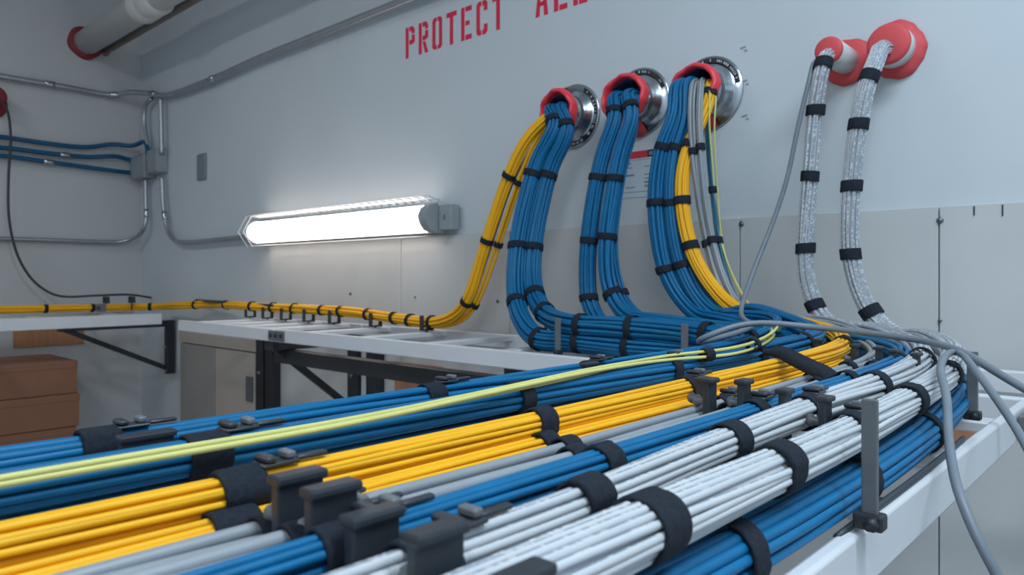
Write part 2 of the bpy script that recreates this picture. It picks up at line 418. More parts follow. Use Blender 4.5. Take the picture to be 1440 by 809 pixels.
# ------------------------------------------------------------------ grey cabinet on the wall, patches, boxes
cb = thing('wall_cabinet', 'grey metal two door cabinet on the back wall below the tray corner', 'cabinet', (.92, -.02, .2))
MB().box((.565, -.028, .2), (1.265, -.001, 1.2)).build('body', CABGREY, cb, bevel=.003)
MB().box((.56, -.042, 1.2), (1.27, -.001, 1.25)).build('cap', CABTOP, cb, bevel=.003)
d = MB().box((.568, -.040, .205), (.908, -.0285, 1.195)).build('door', CABGREY, cb, bevel=.003)
d2 = MB().box((.918, -.040, .205), (1.262, -.0285, 1.195)).build('door', CABTOP, cb, bevel=.003)
MB().box((1.205, -.05, 1.0), (1.25, -.0405, 1.10)).build('latch', GREYM, d2, bevel=.002)
def patch(label, px0, py0, px1, py1, name='cardboard_sheet', m=CARD2, wall='b', th=.004):
    if wall == 'b':
        a = Y(px0, py0, .01); b = Y(px1, py1, .01); lo = (a[0], -.0095 - th, b[2]); hi = (b[0], -.0096, a[2])
    else:
        a = X(px0, py0, .0); b = X(px1, py1, .0); lo = (.0005, a[1], b[2]); hi = (.0005 + th, b[1], a[2])
    mb = MB().box(lo, hi); o = mb.build(name, m, bevel=.001, org=((lo[0]+hi[0])/2, (lo[1]+hi[1])/2, lo[2])); return tag(o, label, 'cardboard' if 'card' in name else 'plywood')
patch('flat brown cardboard strip on the left wall under the tray', 18, 460, 118, 484, wall='l')
patch('small brown plywood patch on the back wall beside the grey cabinet', 386, 489, 421, 513, 'plywood_patch')
patch('wide streaked brown plywood patch on the back wall behind the foreground cables', 556, 508, 624, 640, 'plywood_patch')
patch('orange brown plywood patch on the wall seen under the near tray rail', 1275, 590, 1375, 668, 'plywood_patch')
BH = .1425
for k in range(8):
    j = 7 - k; z0 = j * BH
    nth = ['topmost brown cardboard box of the stack by the left wall', 'second brown cardboard box from the top of the stack by the left wall',
           'third brown cardboard box from the top of the stack by the left wall', 'fourth brown cardboard box from the top, just above the foreground cables'][k] if k < 4 else \
          ['fifth', 'sixth', 'seventh', 'lowest'][k - 4] + ' brown cardboard box of the stack by the left wall, hidden by cables'
    jx = [.0, .006, -.004, .003, 0, .004, -.003, 0][k]
    x0, x1, y0, y1 = .05 + jx, .45 + jx, -.98 + jx, -.432 + jx
    b = thing('cardboard_box', nth, 'box', ((x0 + x1) / 2, (y0 + y1) / 2, z0), 'cardboard boxes stacked by the left wall')
    MB().box((x0, y0, z0 + .0005), (x1, y1, z0 + BH - .012)).build('carton', CARD, b, bevel=.003)
    MB().box((x0 - .002, y0 - .002, z0 + BH - .034), (x1 + .002, y1 + .002, z0 + BH - .0015)).build('lid', CARD, b, bevel=.004)
    MB().box((x0 + .15, y1 + .0005, z0 + .045), (x0 + .24, y1 + .003, z0 + .075)).build('hand_hole', TAPE, b)

# ================================================================== CONDUITS, BOXES, LEFT WALL
def conduit(label, pts, r, name='conduit', m=CONDUIT, cat='conduit', couplings=(), group=None, step=.015, n=12):
    P, ss, _ = spline(pts, step); P = smooth(P, 2)
    root = thing(name, label, cat, P[0], group)
    V, f = tube_geo(P, r, n); link('tube', V, f, m, root)
    fr = frames(P); pp = proj(P)
    for c in couplings:
        i = int(np.argmin((pp[:, 0] - c[0]) ** 2 + (pp[:, 1] - c[1]) ** 2)); i = min(max(i, 2), len(P) - 3); t = fr[0][i]
        MB().lathe([(r * .9, -.022), (r * 1.25, -.021), (r * 1.3, -.005), (r * 1.22, 0), (r * 1.3, .005), (r * 1.25, .021), (r * .9, .022)], P[i], t, 14).build('coupling', CHROME, root, True)
    return root
conduit('grey steel conduit running along both walls above the corner boxes', [R(-3.98, .2, .922), X(0, 107, .03), X(90, 122, .03), X(160, 134, .035), R(-3.90, 1.40, .925), R(-3.80, 1.462, .915), Y(232, 134.5, .03), Y(290, 115, .03), Y(360, 84, .03), Y(470, 40, .03), Y(570, 0.5, .03), Y(700, -50, .03)], .013, couplings=((70, 119), (160, 134), (215, 136), (300, 111)))
conduit('curved steel conduit dropping from the upper conduit into the left corner box', [Y(213, 139, .035), Y(204, 150, .035), Y(203, 172, .035), Y(207, 200, .035), Y(209, 219, .035)], .0105)
conduit('straight steel conduit dropping from the upper conduit into the right corner box', [Y(226, 137, .035), Y(226.5, 160, .035), Y(227, 190, .035), Y(227.5, 217, .035)], .0105)
conduit('steel conduit bending from the left corner box onto the left wall', [Y(204.5, 250, .03), Y(205, 285, .03), Y(206, 306, .032), Y(202, 322, .045), X(190, 334, .075), X(172, 340, .035), X(130, 340, .025), X(60, 337.5, .025), X(0, 336, .025), R(-3.975, .2, .176)], .0105, couplings=((205, 300),))
conduit('steel conduit bending from the right corner box toward the caged light', [Y(227.5, 248, .03), Y(229, 280, .03), Y(232, 305, .03), Y(236, 325, .03), Y(245, 338, .03), Y(262, 341, .03), Y(300, 338, .03), Y(348, 333, .03)], .0105, couplings=((231, 303),))
for (lab, x0, x1, z0, z1, dp) in (('square grey steel junction box nearest the corner, fed by three blue tubes', .03, .2, 1.5 + .497, 1.5 + .61, .06), ('square grey steel junction box just right of the corner box', .222, .34, 1.5 + .51, 1.5 + .625, .055)):
    b = thing('junction_box', lab, 'junction box', ((x0 + x1) / 2, 0, z0))
    MB().box((x0, -dp, z0), (x1, -.0005, z1)).build('box_body', GREYBOX, b, bevel=.004)
    MB().box((x0 + .006, -dp - .004, z0 + .006), (x1 - .006, -dp - .0003, z1 - .006)).build('cover', GREYBOX, b, bevel=.0015)
    for (sx, sz) in ((x0 + .02, z0 + .02), (x1 - .02, z1 - .02)): MB().lathe([(0, .003), (.003, .003), (.004, 0)], (sx, -dp - .004, sz), (0, -1, 0), 8).build('screw', SCREW, b, True)
a = Y(280, 218, 0); c = Y(291, 252, 0)
b = thing('cover_plate', 'small blank grey cover plate on the back wall right of the junction boxes', 'wall plate', ((a[0]+c[0])/2, 0, c[2]))
MB().box((a[0], -.012, c[2]), (c[0], -.0005, a[2])).build('plate', PLATE, b, bevel=.003)
for zz in (c[2] + .012, a[2] - .012): MB().lathe([(0, .002), (.003, .002), (.004, 0)], ((a[0]+c[0])/2, -.012, zz), (0, -1, 0), 8).build('screw', SCREW, b, True)
BLUET = mat('blue_tube', srgb(4, 84, 124), .35, noise=.1, scale=30)
conduit('blue flexible tube on the left wall, uppermost of three', [R(-3.96, .2, .60), X(0, 192.5, .03), X(60, 201, .03), X(120, 207, .03), X(160, 203, .04), R(-3.93, 1.43, .665), Y(204, 199, .04), Y(207, 209, .04), Y(208, 217, .045)], .011, 'flexible_tube', BLUET, 'tube', group='blue tubes on the left wall')
conduit('blue flexible tube on the left wall, middle one with silver coupling', [R(-3.96, .2, .54), X(0, 207.5, .03), X(70, 216, .03), X(125, 221, .03), X(165, 220, .04), R(-3.975, 1.44, .60), Y(200, 220, .035)], .011, 'flexible_tube', BLUET, 'tube', couplings=((90, 218),), group='blue tubes on the left wall')
conduit('blue flexible tube on the left wall, lowest of three', [R(-3.96, .2, .50), X(0, 219, .03), X(60, 227, .03), X(120, 235, .03), X(165, 241, .04), R(-3.975, 1.45, .535), Y(199, 243, .035)], .011, 'flexible_tube', BLUET, 'tube', couplings=((66, 228),), group='blue tubes on the left wall')
# big white pipe out of the left wall
py_ = -.262; pz = 1.5 + 1.155
pp_ = thing('white_pipe', 'large white plastic pipe passing through the left wall near the ceiling', 'pipe', (0, py_, pz - .07))
MB().lathe([(0, .001), (.058, .001), (.058, 3.0), (.05, 3.0), (0, 3.0)], (0, py_, pz), (1, 0, 0), 32).build('pipe_tube', PVC, pp_, True)
MB().lathe([(.058, .70), (.068, .702), (.07, .71), (.07, .78), (.066, .785), (.068, .79), (.07, .88), (.058, .89)], (0, py_, pz), (1, 0, 0), 32).build('coupling', PVC, pp_, True)
MB().lathe([(.055, .001), (.080, .001), (.079, .012), (.070, .018), (.058, .022)], (0, py_, pz), (1, 0, 0), 36, wob=lambda a, k, r, h: (r * (1 + .03 * math.sin(5 * a)) if k else r, h)).build('seal_ring', DARKRED, pp_, True)
q0 = np.array([0.002, -.15, 1.5 + 1.085])
bp = thing('brown_pipe', 'thin brown pipe running beside the large white pipe', 'pipe', q0)
MB().tube([(.002, -.172, 1.5 + 1.135), (3.2, -.172, 1.5 + 1.135)], .016, 14).build('pipe_tube', BROWNP, bp, True)
MB().lathe([(.014, .0005), (.024, .0005), (.023, .01), (.016, .014)], (0, -.172, 1.5 + 1.135), (1, 0, 0), 20).build('collar', BROWNP, bp, True)
# small red-sealed sleeve on the left wall at the frame edge, black cord from it
sy = X(-14, 140, 0)[1]; sz = X(-14, 140, 0)[2]
sl = thing('wall_sleeve', 'small red sealed pipe stub on the left wall at the picture edge', 'pipe sleeve', (0, sy, sz - .07))
MB().lathe([(.02, .001), (.068, .001), (.066, .01), (.05, .014), (.03, .014)], (0, sy, sz - .02), (1, 0, 0), 28).build('wall_seal', DARKRED, sl, True)
MB().lathe([(.03, .01), (.04, .01), (.04, .085), (.034, .088), (.03, .085), (.03, .01)], (0, sy, sz), (1, 0, 0), 24).build('stub', PVC, sl, True)
MB().lathe([(0, .086), (.036, .086), (.045, .08), (.046, .092), (.036, .1), (0, .1)], (0, sy, sz), (1, 0, 0), 24).build('end_seal', DARKRED, sl, True)
BCORD = mat('black_cord', srgb(48, 56, 64), .5, noise=.1)
conduit('thin black cord hanging from the red stub down to the left tray', [np.array([.07, sy, sz]), np.array([.1, sy, sz - .005]), X(8, 150, .1), X(15, 190, .1), X(12, 250, .1), X(13, 310, .1), X(25, 360, .1), X(45, 393, .1), X(68, 411, .12), X(92, 417.5, .2), X(130, 416, .25), X(180, 414.5, .25), Z(215, 419, -.105), Z(255, 421, -.11), Y(300, 424, .12), Y(345, 427, .12), Y(385, 430, .12)], .0055, 'hanging_cord', BCORD, 'cord', n=8)

# ================================================================== CAGED LIGHT
def caged_light():
    x0, x1, zc = 4 - 2.715, 4 - 1.665, 1.5 + .177
    r = thing('caged_light', 'lit white tube light in a white wire cage on the back wall', 'wall light', ((x0 + x1) / 2, 0, zc - .05))
    MB().box((x0, -.04, zc - .043), (x1 + .02, -.0095, zc + .043)).build('housing', WHITE, r, bevel=.004)
    n = 16; v = []; f = []
    cs = [(-.04 - .05 * math.sin(a), zc + .041 * math.cos(a)) for a in np.linspace(0, math.pi, n)]
    xs = [x0 + .012, x1 - .008]
    for xx in xs: v += [(xx, c[0], c[1]) for c in cs]
    f = [(i, i + 1, n + i + 1, n + i) for i in range(n - 1)] + [tuple(range(n)), tuple(range(2 * n - 1, n - 1, -1))]
    link('diffuser', v, f, TUBE, r, True)
    for (a_, b_) in ((x0 - .004, x0 + .011), (x1 - .007, x1 + .026)):
        v = []; cs2 = [(-.0405 - .052 * math.sin(a), zc + .044 * math.cos(a)) for a in np.linspace(0, math.pi, n)]
        for xx in (a_, b_): v += [(xx, c[0], c[1]) for c in cs2]
        link('end_cap', v, [(i, i + 1, n + i + 1, n + i) for i in range(n - 1)] + [tuple(range(n)), tuple(range(2 * n - 1, n - 1, -1)), (0, n, 2 * n - 1, n - 1)], GREYBOX if a_ > x0 + .1 else WHITE, r, False)
    MB().box((x1 + .028, -.045, zc - .038), (x1 + .085, -.0095, zc + .038)).build('wiring_box', GREYBOX, r, bevel=.004)
    MB().box((x1 + .055, -.048, zc - .008), (x1 + .060, -.0455, zc + .008)).build('switch', PLASG, r, bevel=.001)
    # wire guard: hexagonal hoops tied by long wires, zig-zag on the upper and lower faces
    hexp = [(-.012, .056), (-.075, .066), (-.115, .0), (-.075, -.056), (-.012, -.05)]
    mb = MB(); N_ = 27; X0, X1 = x0 - .03, x1 + .0
    for i in range(N_ + 1):
        xx = X0 + (X1 - X0) * i / N_
        sk = .016
        pts = [(xx + sk * (abs(h[0]) / .112), h[0], zc + h[1]) for h in hexp]
        for a_, b_ in zip(pts[:2], pts[1:3]): pass
        if i in (0, 1, N_): mb.tube(np.array(pts), .0015, 5)
        else:
            mb.tube(np.array(pts[:2]),   .0019, 5); mb.tube(np.array(pts[3:]),   .0019, 5)
        if i < N_:
            xn = X0 + (X1 - X0) * (i + 1) / N_
            mb.tube(np.array([(pts[1][0], hexp[1][0], zc + hexp[1][1]), (xn, hexp[0][0], zc + hexp[0][1])]), .0017, 5)
    for h in hexp[:2] + hexp[3:]: mb.tube(np.array([(X0, h[0], zc + h[1]), (X1 + .012, h[0], zc + h[1])]), .0019, 5)
    mb.build('wire_guard', WIRE, r, True)
caged_light()

# ================================================================== FIRESTOP SLEEVES
def sleeve(label, x, zc, rf=.081, print_arc=(.3, 2.9), red_low=(4.0, 5.2), tag_red=True, seed=0):
    rg = random.Random(seed); ax = (0, -1, 0)
    o = (x, 0, zc); r = thing('wall_sleeve', label, 'pipe sleeve', (x, 0, zc - rf), 'three metal ringed cable sleeves')
    MB().lathe([(.045, .0005), (rf, .0005), (rf + .001, .004), (rf - .002, .006), (.064, .0065), (.062, .012), (.056, .015), (.054, .022), (.048, .026), (.046, .03)], o, ax, 56).build('flange', CHROME, r, True)
    # black printed band on the flange rim: angle 0 is along e1 = ax x z
    lab = MB().lathe([(.0665, .0068), (.0665, .0078), (.0765, .0078), (.0765, .0064)], o, ax, 40, print_arc[0], print_arc[1]).build('label_band', LABELBLK, r)
    mb = MB(); e1 = np.cross(np.array(ax, float), (0, 0, 1)); e2 = np.cross(ax, e1)
    a = print_arc[0] + .15
    while a < print_arc[1] - .15:
        if rg.random() < .8:
            d = e1 * math.cos(a) + e2 * math.sin(a); t = -e1 * math.sin(a) + e2 * math.cos(a)
            c = np.array(o) + d * .0715 + np.array(ax) * .0079; w_, h_ = rg.uniform(.0007, .0016), rg.uniform(.0018, .003)
            p = [c + t * i * w_ + d * j * h_ for i, j in ((-1, -1), (1, -1), (1, 1), (-1, 1))]
            mb.add(p + [q + np.array(ax) * .0003 for q in p], [(4, 5, 6, 7), (0, 1, 5, 4), (1, 2, 6, 5), (2, 3, 7, 6), (3, 0, 4, 7)])
        a += rg.choice([.055, .06, .07, .07, .13])
    mb.build('printed_marks', PRINT, lab)
    MB().lathe([(.046, .004), (.050, .004), (.050, .062), (.046, .064), (.043, .062), (.043, .004), (.0, .003)], o, ax, 40).build('collar', CHROME, r, True)
    ph = [rg.uniform(0, 6.28) for _ in range(4)]
    def wb(a, k, rr, h):
        s = 1 + .045 * math.sin(2 * a + ph[0]) + .012 * math.sin(5 * a + ph[1]) + .01 * math.sin(13 * a + ph[2])
        return rr * s if k not in (0, 8) else rr, h + .006 * math.sin(a + ph[3]) + .002 * math.sin(7 * a)
    MB().lathe([(.0435, .052), (.052, .053), (.0555, .058), (.0565, .068), (.0545, .078), (.050, .083), (.0455, .081), (.0435, .070), (.0435, .055)], o, ax, 72, wob=wb).build('red_lining', REDP, r, True)
    MB().lathe([(.050, .0275), (.066, .015), (.0805, .0085), (.0815, .001)], o, ax, 20, red_low[0], red_low[1], wob=lambda a, k, rr, h: (rr + .0015 * math.sin(9 * a), h)).build('red_patch', REDPUTTY, r, True)
    return r
# e1 = (0,-1,0) x (0,0,1) = (-1,0,0); e2 = ax x e1 = (0,0,-1): angle runs from left, downwards
SX = [4 - 1.16, 4 - .962, 4 - .782]; SZ = [1.5 + .414, 1.5 + .418, 1.5 + .409]
sleeve('leftmost metal ringed wall sleeve with red lining, feeding yellow and blue bundles', SX[0], SZ[0], print_arc=(1.2, 4.2), red_low=(5.0, 5.9), seed=1)
sleeve('middle metal ringed wall sleeve with red lining, feeding blue bundles only', SX[1], SZ[1], print_arc=(3.5, 6.1), red_low=(.8, 1.9), seed=2)
sleeve('rightmost metal ringed wall sleeve with red lining, feeding blue, yellow and grey bundles', SX[2], SZ[2], print_arc=(3.3, 6.1), red_low=(.9, 1.9), seed=3)
def red_sleeve(label, x, zc, rd, rp, out, dx, seed):
    rg = random.Random(seed); o = (x, 0, zc); ax = (0, -1, 0)
    r = thing('wall_sleeve', label, 'pipe sleeve', (x, 0, zc - rd), 'two red sealed cable sleeves')
    p = [rg.uniform(0, 6.28) for _ in range(3)]
    MB().lathe([(rp * .8, .0006), (rd, .0006), (rd * .98, .008), (rd * .8, .012), (rp * .99, .014)], o, ax, 60, wob=lambda a, k, rr, h: (rr * (1 + .05 * math.sin(2 * a + p[0]) + .025 * math.sin(5 * a + p[1]) + .012 * math.sin(13 * a + p[2])) if 0 < k < 4 else rr, h)).build('wall_seal', REDPUTTY, r, True)
    MB().lathe([(rp * .9, .002), (rp, .002), (rp, out), (rp * .9, out)], o, ax, 40).build('pipe_stub', PVC, r, True)
    mk = MB()
    for k in range(7):
        a = .9 + k * .14
        e = np.array([-math.cos(a), 0, -math.sin(a)])
    MB().lathe([(0, out + .004), (rp * .85, out + .005), (rp * 1.0, out + .002), (rp * 1.01, out - .003), (rp * .95, out - .004)], o, ax, 40).build('end_seal', REDPUTTY, r, True)
red_sleeve('red sealed white pipe stub left of the other, feeding a slim white bundle', 4 - .487, 1.5 + .420, .047, .025, .105, 0, 4)
red_sleeve('larger red sealed pipe stub at far right, feeding the outer white bundle', 4 - .400, 1.5 + .426, .053, .037, .05, 0, 5)

# paper notice half hidden between the blue bundles
def notice():
    a = Y(858, 213, 0); c = Y(922, 285, 0)
    x0, x1 = a[0], c[0]; zt = Y(880, 214, 0)[2]; zb = Y(880, 279, 0)[2]; y0 = -.0005; y1 = -.0015
    r = thing('wall_notice', 'white paper notice with red header between the blue bundles', 'notice', ((x0+x1)/2, 0, zb))
    MB().box((x0, y1, zb), (x1, y0, zt)).build('sheet', PAPER, r)
    h = MB().box((x0, y1 - .0006, zt - .019), (x1 - .022, y1 - .0001, zt - .002)).build('header_band', mat('notice_red', srgb(208, 40, 62), .5), r)
    MB().box((x1 - .0215, y1 - .0006, zt - .019), (x1, y1 - .0001, zt - .002)).build('black_square', LABELBLK, r)
    MB().box((x1 - .017, y1 - .0009, zt - .015), (x1 - .005, y1 - .0007, zt - .006)).build('mark', INK, r)
    mb = MB(); H = .0095; zb_ = zt - .0155; x = x0 + .006
    for ch in 'HILTI':
        if ch == 'H': W = .008; mb.box((x, y1-.0009, zb_), (x+.0024, y1-.0007, zb_+H)); mb.box((x+W-.0024, y1-.0009, zb_), (x+W, y1-.0007, zb_+H)); mb.box((x, y1-.0009, zb_+H*.4), (x+W, y1-.0007, zb_+H*.6))
        if ch == 'I': W = .0026; mb.box((x, y1-.0009, zb_), (x+W, y1-.0007, zb_+H))
        if ch == 'L': W = .0062; mb.box((x, y1-.0009, zb_), (x+.0024, y1-.0007, zb_+H)); mb.box((x, y1-.0009, zb_), (x+W, y1-.0007, zb_+H*.22))
        if ch == 'T': W = .0075; mb.box((x+W/2-.0012, y1-.0009, zb_), (x+W/2+.0012, y1-.0007, zb_+H)); mb.box((x, y1-.0009, zb_+H*.78), (x+W, y1-.0007, zb_+H))
        x += W + .002
    mb.build('lettering', PRINT, h)
    mb = MB(); rg = random.Random(3)
    for col, w in ((x0 + .004, .034), (x0 + .046, .03), (x1 - .03, .026)):
        for k in range(8):
            if rg.random() < .7:
                z = zt - .032 - k * .0095; mb.box((col, y1 - .0003, z), (col + w * rg.uniform(.5, 1), y1 - .0001, z + .0022 if rg.random() < .7 else z + .004))
    mb.box((x0 + .003, y1 - .0003, zb + .012), (x1 - .003, y1 - .0001, zb + .0135)); mb.box((x0 + .003, y1 - .0003, zt - .024), (x1 - .003, y1 - .0001, zt - .0228))
    mb.build('printed_lines', INK, r)
notice()
# screws and seam marks on the boards
def screw(px, py, lab, rr=.006):
    c = Y(px, py, .009); o = MB().lathe([(0, .004), (rr * .3, .0042), (rr * .35, .002), (rr * .75, .0035), (rr, .0015), (rr, 0)], c, (0, -1, 0), 14).build('screw', SCREW, smooth=True, org=c); tag(o, lab, 'screw', 'screws in the wall boards')
screw(1322, 310, 'round washer head screw at the top of the right-hand board seam')
screw(1322, 472, 'round washer head screw at the foot of the right-hand board seam')
screw(1322, 451, 'small dark screw just above the lowest one on the right-hand seam', .0035)
screw(1043, 315, 'round screw on the board seam behind the loose grey cable')
screw(493, 413, 'small screw on the board under the caged light', .006)
screw(584, 418, 'small screw on the board left of the yellow drop', .004)
screw(700, 424, 'small screw on the board between yellow and blue drops', .005)
for i, (px, py) in enumerate(((1045, 70), (1047, 117), (1047, 166))):
    c = Y(px, py, .0005); mb = MB()
    for (dx, dz) in ((-.006, .003), (.003, -.004), (.0, .004)): mb.box((c[0] + dx, -.0012, c[2] + dz), (c[0] + dx + .006, -.0003, c[2] + dz + .003))
    o = mb.build('wall_nick', GREYBOX, org=c); tag(o, ['uppermost', 'middle', 'lowest'][i] + ' of three small grey nicks in the wall right of the last metal sleeve', 'wall mark', 'nicks in the wall paint')
for i, (px, py0, py1) in enumerate(((1370, 290, 303), (1410, 288, 304))):
    a = Y(px, py0, .009); c = Y(px, py1, .009); o = MB().box((a[0] - .001, -.0105, c[2]), (a[0] + .001, -.0091, a[2])).build('board_notch', DARK, org=a)
    tag(o, ('left' if i == 0 else 'right') + ' one of two dark notches along the board top edge at far right', 'wall mark', 'dark notches on the board edge')

# ================================================================== CABLE BUNDLES
def lead(x, dx, z=.42): return [R(x + dx * .3, 1.488, z), R(x + dx * .7, 1.45, z), R(x + dx, 1.41, z - .004)]
# --- yellow run from the first sleeve to the left tray
bundle('cable_bundle', 'yellow cable bundle from the first sleeve running left along both trays',
  [R(-1.185, 1.488, .405), R(-1.2, 1.44, .405), Y(778, 160, .1), Y(757, 177, .115), Y(737, 202, .125), Y(714, 252, .13), Y(694, 310, .13), Y(676, 368, .13), Y(660, 418, .13), Y(643, 441, .12), Y(612, 453, .11), Y(560, 448, .11), Y(500, 440, .11), Y(440, 435.5, .11), Y(380, 432.5, .11), Y(330, 429.5, .13), Z(290, 428.5, -.118), Z(250, 430, -.127), X(215, 431.5, .42), X(150, 432.8, .42), X(60, 434.5, .42), X(0, 436, .42), X(-80, 438, .42)],
  [.0145, .0165, .0165, .0165, .0165], 9, YEL, [(778, 160), (714, 250), (685, 337), (655, 424), (605, 453), (575, 450), (553, 447), (518, 442), (480, 438.5), (455, 436.5), (413, 434), (385, 432.5), (355, 431), (318, 429), (276, 429), (210, 431.5), (130, 433), (66, 434.3)], group='yellow cable bundles', twist=.3, seed=1)
bundle('cable_bundle', 'thin yellow pair beside the main yellow drop at the first sleeve',
  [R(-1.165, 1.488, .4), R(-1.18, 1.44, .4), Y(782, 168, .095), Y(765, 185, .1), Y(748, 212, .11), Y(728, 262, .115), Y(710, 315, .115), Y(692, 370, .115), Y(673, 420, .115), Y(656, 445, .11), Y(632, 456, .1), Y(600, 458, .1)],
  .0095, 4, YEL, [(723, 258), (694, 345), (667, 430)], group='yellow cable bundles', twist=.3, seed=2)
bundle('cable', 'single slate grey cable lying between the two yellow drops',
  [R(-1.175, 1.488, .4), R(-1.19, 1.44, .4), Y(770, 176, .09), Y(752, 200, .1), Y(722, 258, .108), Y(702, 315, .108), Y(684, 370, .108), Y(667, 420, .108), Y(650, 444, .1), Y(625, 457, .09)],
  .0048, 1, STEELBLUE, (), cat='cable', core=False, seed=3, wob=0, twist=0)
# --- first sleeve, blue
bundle('cable_bundle', 'outer blue bundle of the leftmost metal sleeve, curving into the lower tray row',
  lead(-1.16, -.012) + [Y(781, 176, .125), Y(757, 222, .14), Y(741, 275, .16), Y(730, 330, .18), Y(725, 380, .2), Y(726, 420, .23), Y(735, 452, .27), Y(757, 477, .3), R(-.94, 1.2, -.133), R(-.8, 1.2, -.134), R(-.64, 1.2, -.1345), R(-.53, 1.165, -.136), R(-.455, 1.08, -.137), R(-.43, .95, -.137), R(-.425, .5, -.137), R(-.425, 0, -.137), R(-.425, -.5, -.137)],
  [.0175, .0225, .0225, .0185, .0178, .0165, .0165], 15, BLUE, [(784, 168), (755, 247), (729, 347), (730, 428, .018), (757, 478), (818, 481), (888, 485), (1000, 487)], group='blue bundles from the leftmost sleeve', seed=4, twist=.5, w=.016)
bundle('cable_bundle', 'inner blue bundle of the leftmost metal sleeve, curving into the upper tray row',
  lead(-1.14, .0) + [Y(798, 182, .11), Y(776, 232, .12), Y(762, 285, .14), Y(752, 335, .16), Y(748, 382, .18), Y(753, 418, .21), Y(768, 442, .25), Y(800, 456, .3), R(-.82, 1.2, -.098), R(-.66, 1.195, -.1), R(-.56, 1.16, -.108), R(-.5, 1.08, -.125), R(-.475, .95, -.135), R(-.466, .5, -.137), R(-.466, 0, -.137), R(-.466, -.5, -.137)],
  [.0175, .0225, .0225, .0185, .0178, .0165, .0165], 15, BLUE, [(797, 178), (772, 250), (751, 347), (752, 415, .018), (765, 441), (820, 457), (888, 459), (1000, 462)], group='blue bundles from the leftmost sleeve', seed=5, twist=.5, w=.016)
# --- second sleeve, blue
bundle('cable_bundle', 'left blue bundle of the middle sleeve, ending lowest along the near rail',
  lead(-.96, -.018) + [Y(865, 165, .12), Y(849, 212, .13), Y(836, 275, .14), Y(828, 340, .145), Y(826, 395, .15), Y(829, 428, .155), Y(842, 452, .165), R(-.9, 1.31, -.128), R(-.72, 1.285, -.135), R(-.5, 1.265, -.137), R(-.32, 1.21, -.137), R(-.232, 1.12, -.138), R(-.202, 1.0, -.14), R(-.184, .83, -.1425), R(-.173, .634, -.1435), R(-.168, .42, -.141), R(-.167, .25, -.1365), R(-.167, -.1, -.1365), R(-.167, -.5, -.1365)],
  [.0165, .0198, .0188, .0168, .0150, .0148, .0155], 12, BLUE, [(868, 158), (840, 249), (826, 336), (826, 418), (1365, 560), (1300, 612), (1203, 683, .012), (1038, 778, .016)], group='blue bundles from the middle sleeve', seed=6, twist=.5, w=.015)
bundle('cable_bundle', 'right blue bundle of the middle sleeve, ending slim between grey and white',
  lead(-.945, .005) + [Y(889, 162, .11), Y(872, 215, .12), Y(861, 275, .13), Y(853, 340, .14), Y(855, 395, .145), Y(866, 425, .15), Y(886, 447, .165), R(-.8, 1.3, -.092), R(-.66, 1.275, -.097), R(-.5, 1.24, -.1), R(-.38, 1.18, -.1), R(-.29, 1.08, -.1), R(-.25, .95, -.1), R(-.238, .8, -.1), R(-.236, .6, -.1), R(-.232, .42, -.1), R(-.230, .22, -.1), R(-.23, .0, -.1), R(-.23, -.4, -.1)],
  [.0165, .0195, .0178, .012, .0085, .0075, .0075], 10, BLUE, [(893, 152), (866, 249), (852, 336), (860, 415), (1265, 517), (1190, 538), (1060, 578, .014, 1), (850, 657), (485, 770, .02, 1)], group='blue bundles from the middle sleeve', seed=7, twist=.5, w=.015)
bundle('cable_bundle', 'third narrow blue bundle of the middle sleeve, sweeping right behind the tray rows',
  lead(-.93, .01, .41) + [Y(893, 175, .095), Y(878, 230, .1), Y(868, 290, .11), Y(863, 345, .12), Y(868, 390, .125), Y(881, 425, .13), Y(905, 448, .14), R(-.76, 1.345, -.09), R(-.62, 1.33, -.1), R(-.48, 1.31, -.105), R(-.4, 1.28, -.11)],
  [.008, .0105, .0105, .0095], 7, BLUE, [(876, 416)], group='blue bundles from the middle sleeve', seed=8)
# --- third sleeve
bundle('cable_bundle', 'left blue bundle of the rightmost metal sleeve, ending under the pale yellow cords',
  lead(-.802, -.008) + [Y(949, 165, .12), Y(932, 208, .13), Y(923, 270, .135), Y(926, 330, .14), Y(938, 385, .14), Y(958, 420, .14), Y(985, 446, .15), R(-.66, 1.31, -.085), R(-.55, 1.275, -.1), R(-.46, 1.2, -.11), R(-.412, 1.09, -.112), R(-.402, .9, -.112), R(-.4, .6, -.111), R(-.398, .3, -.111), R(-.396, 0, -.111), R(-.396, -.45, -.111)],
  [.016, .019, .0182, .014, .0105, .0102, .0102], 11, BLUE, [(929, 207), (924, 286), (939, 380), (1066, 505), (943, 527), (745, 575), (310, 655, .02)], group='blue bundles from the rightmost metal sleeve', seed=9, twist=.5, w=.015)
bundle('cable_bundle', 'right blue bundle of the rightmost metal sleeve, ending next to the yellow run',
  lead(-.79, .0) + [Y(963, 168, .115), Y(951, 208, .12), Y(946, 265, .13), Y(950, 325, .135), Y(963, 380, .135), Y(984, 420, .14), Y(1012, 445, .15), R(-.6, 1.315, -.066), R(-.51, 1.265, -.08), R(-.435, 1.18, -.09), R(-.402, 1.07, -.094), R(-.392, .88, -.095), R(-.389, .6, -.095), R(-.387, .3, -.095), R(-.386, 0, -.095), R(-.386, -.45, -.095)],
  [.016, .019, .0182, .014, .0105, .0098, .0098], 11, BLUE, [(951, 207), (947, 286), (966, 372), (1128, 483), (1060, 500), (938, 520, .015, 1), (738, 563), (295, 637, .022, 1)], group='blue bundles from the rightmost metal sleeve', seed=10, twist=.5, w=.015)
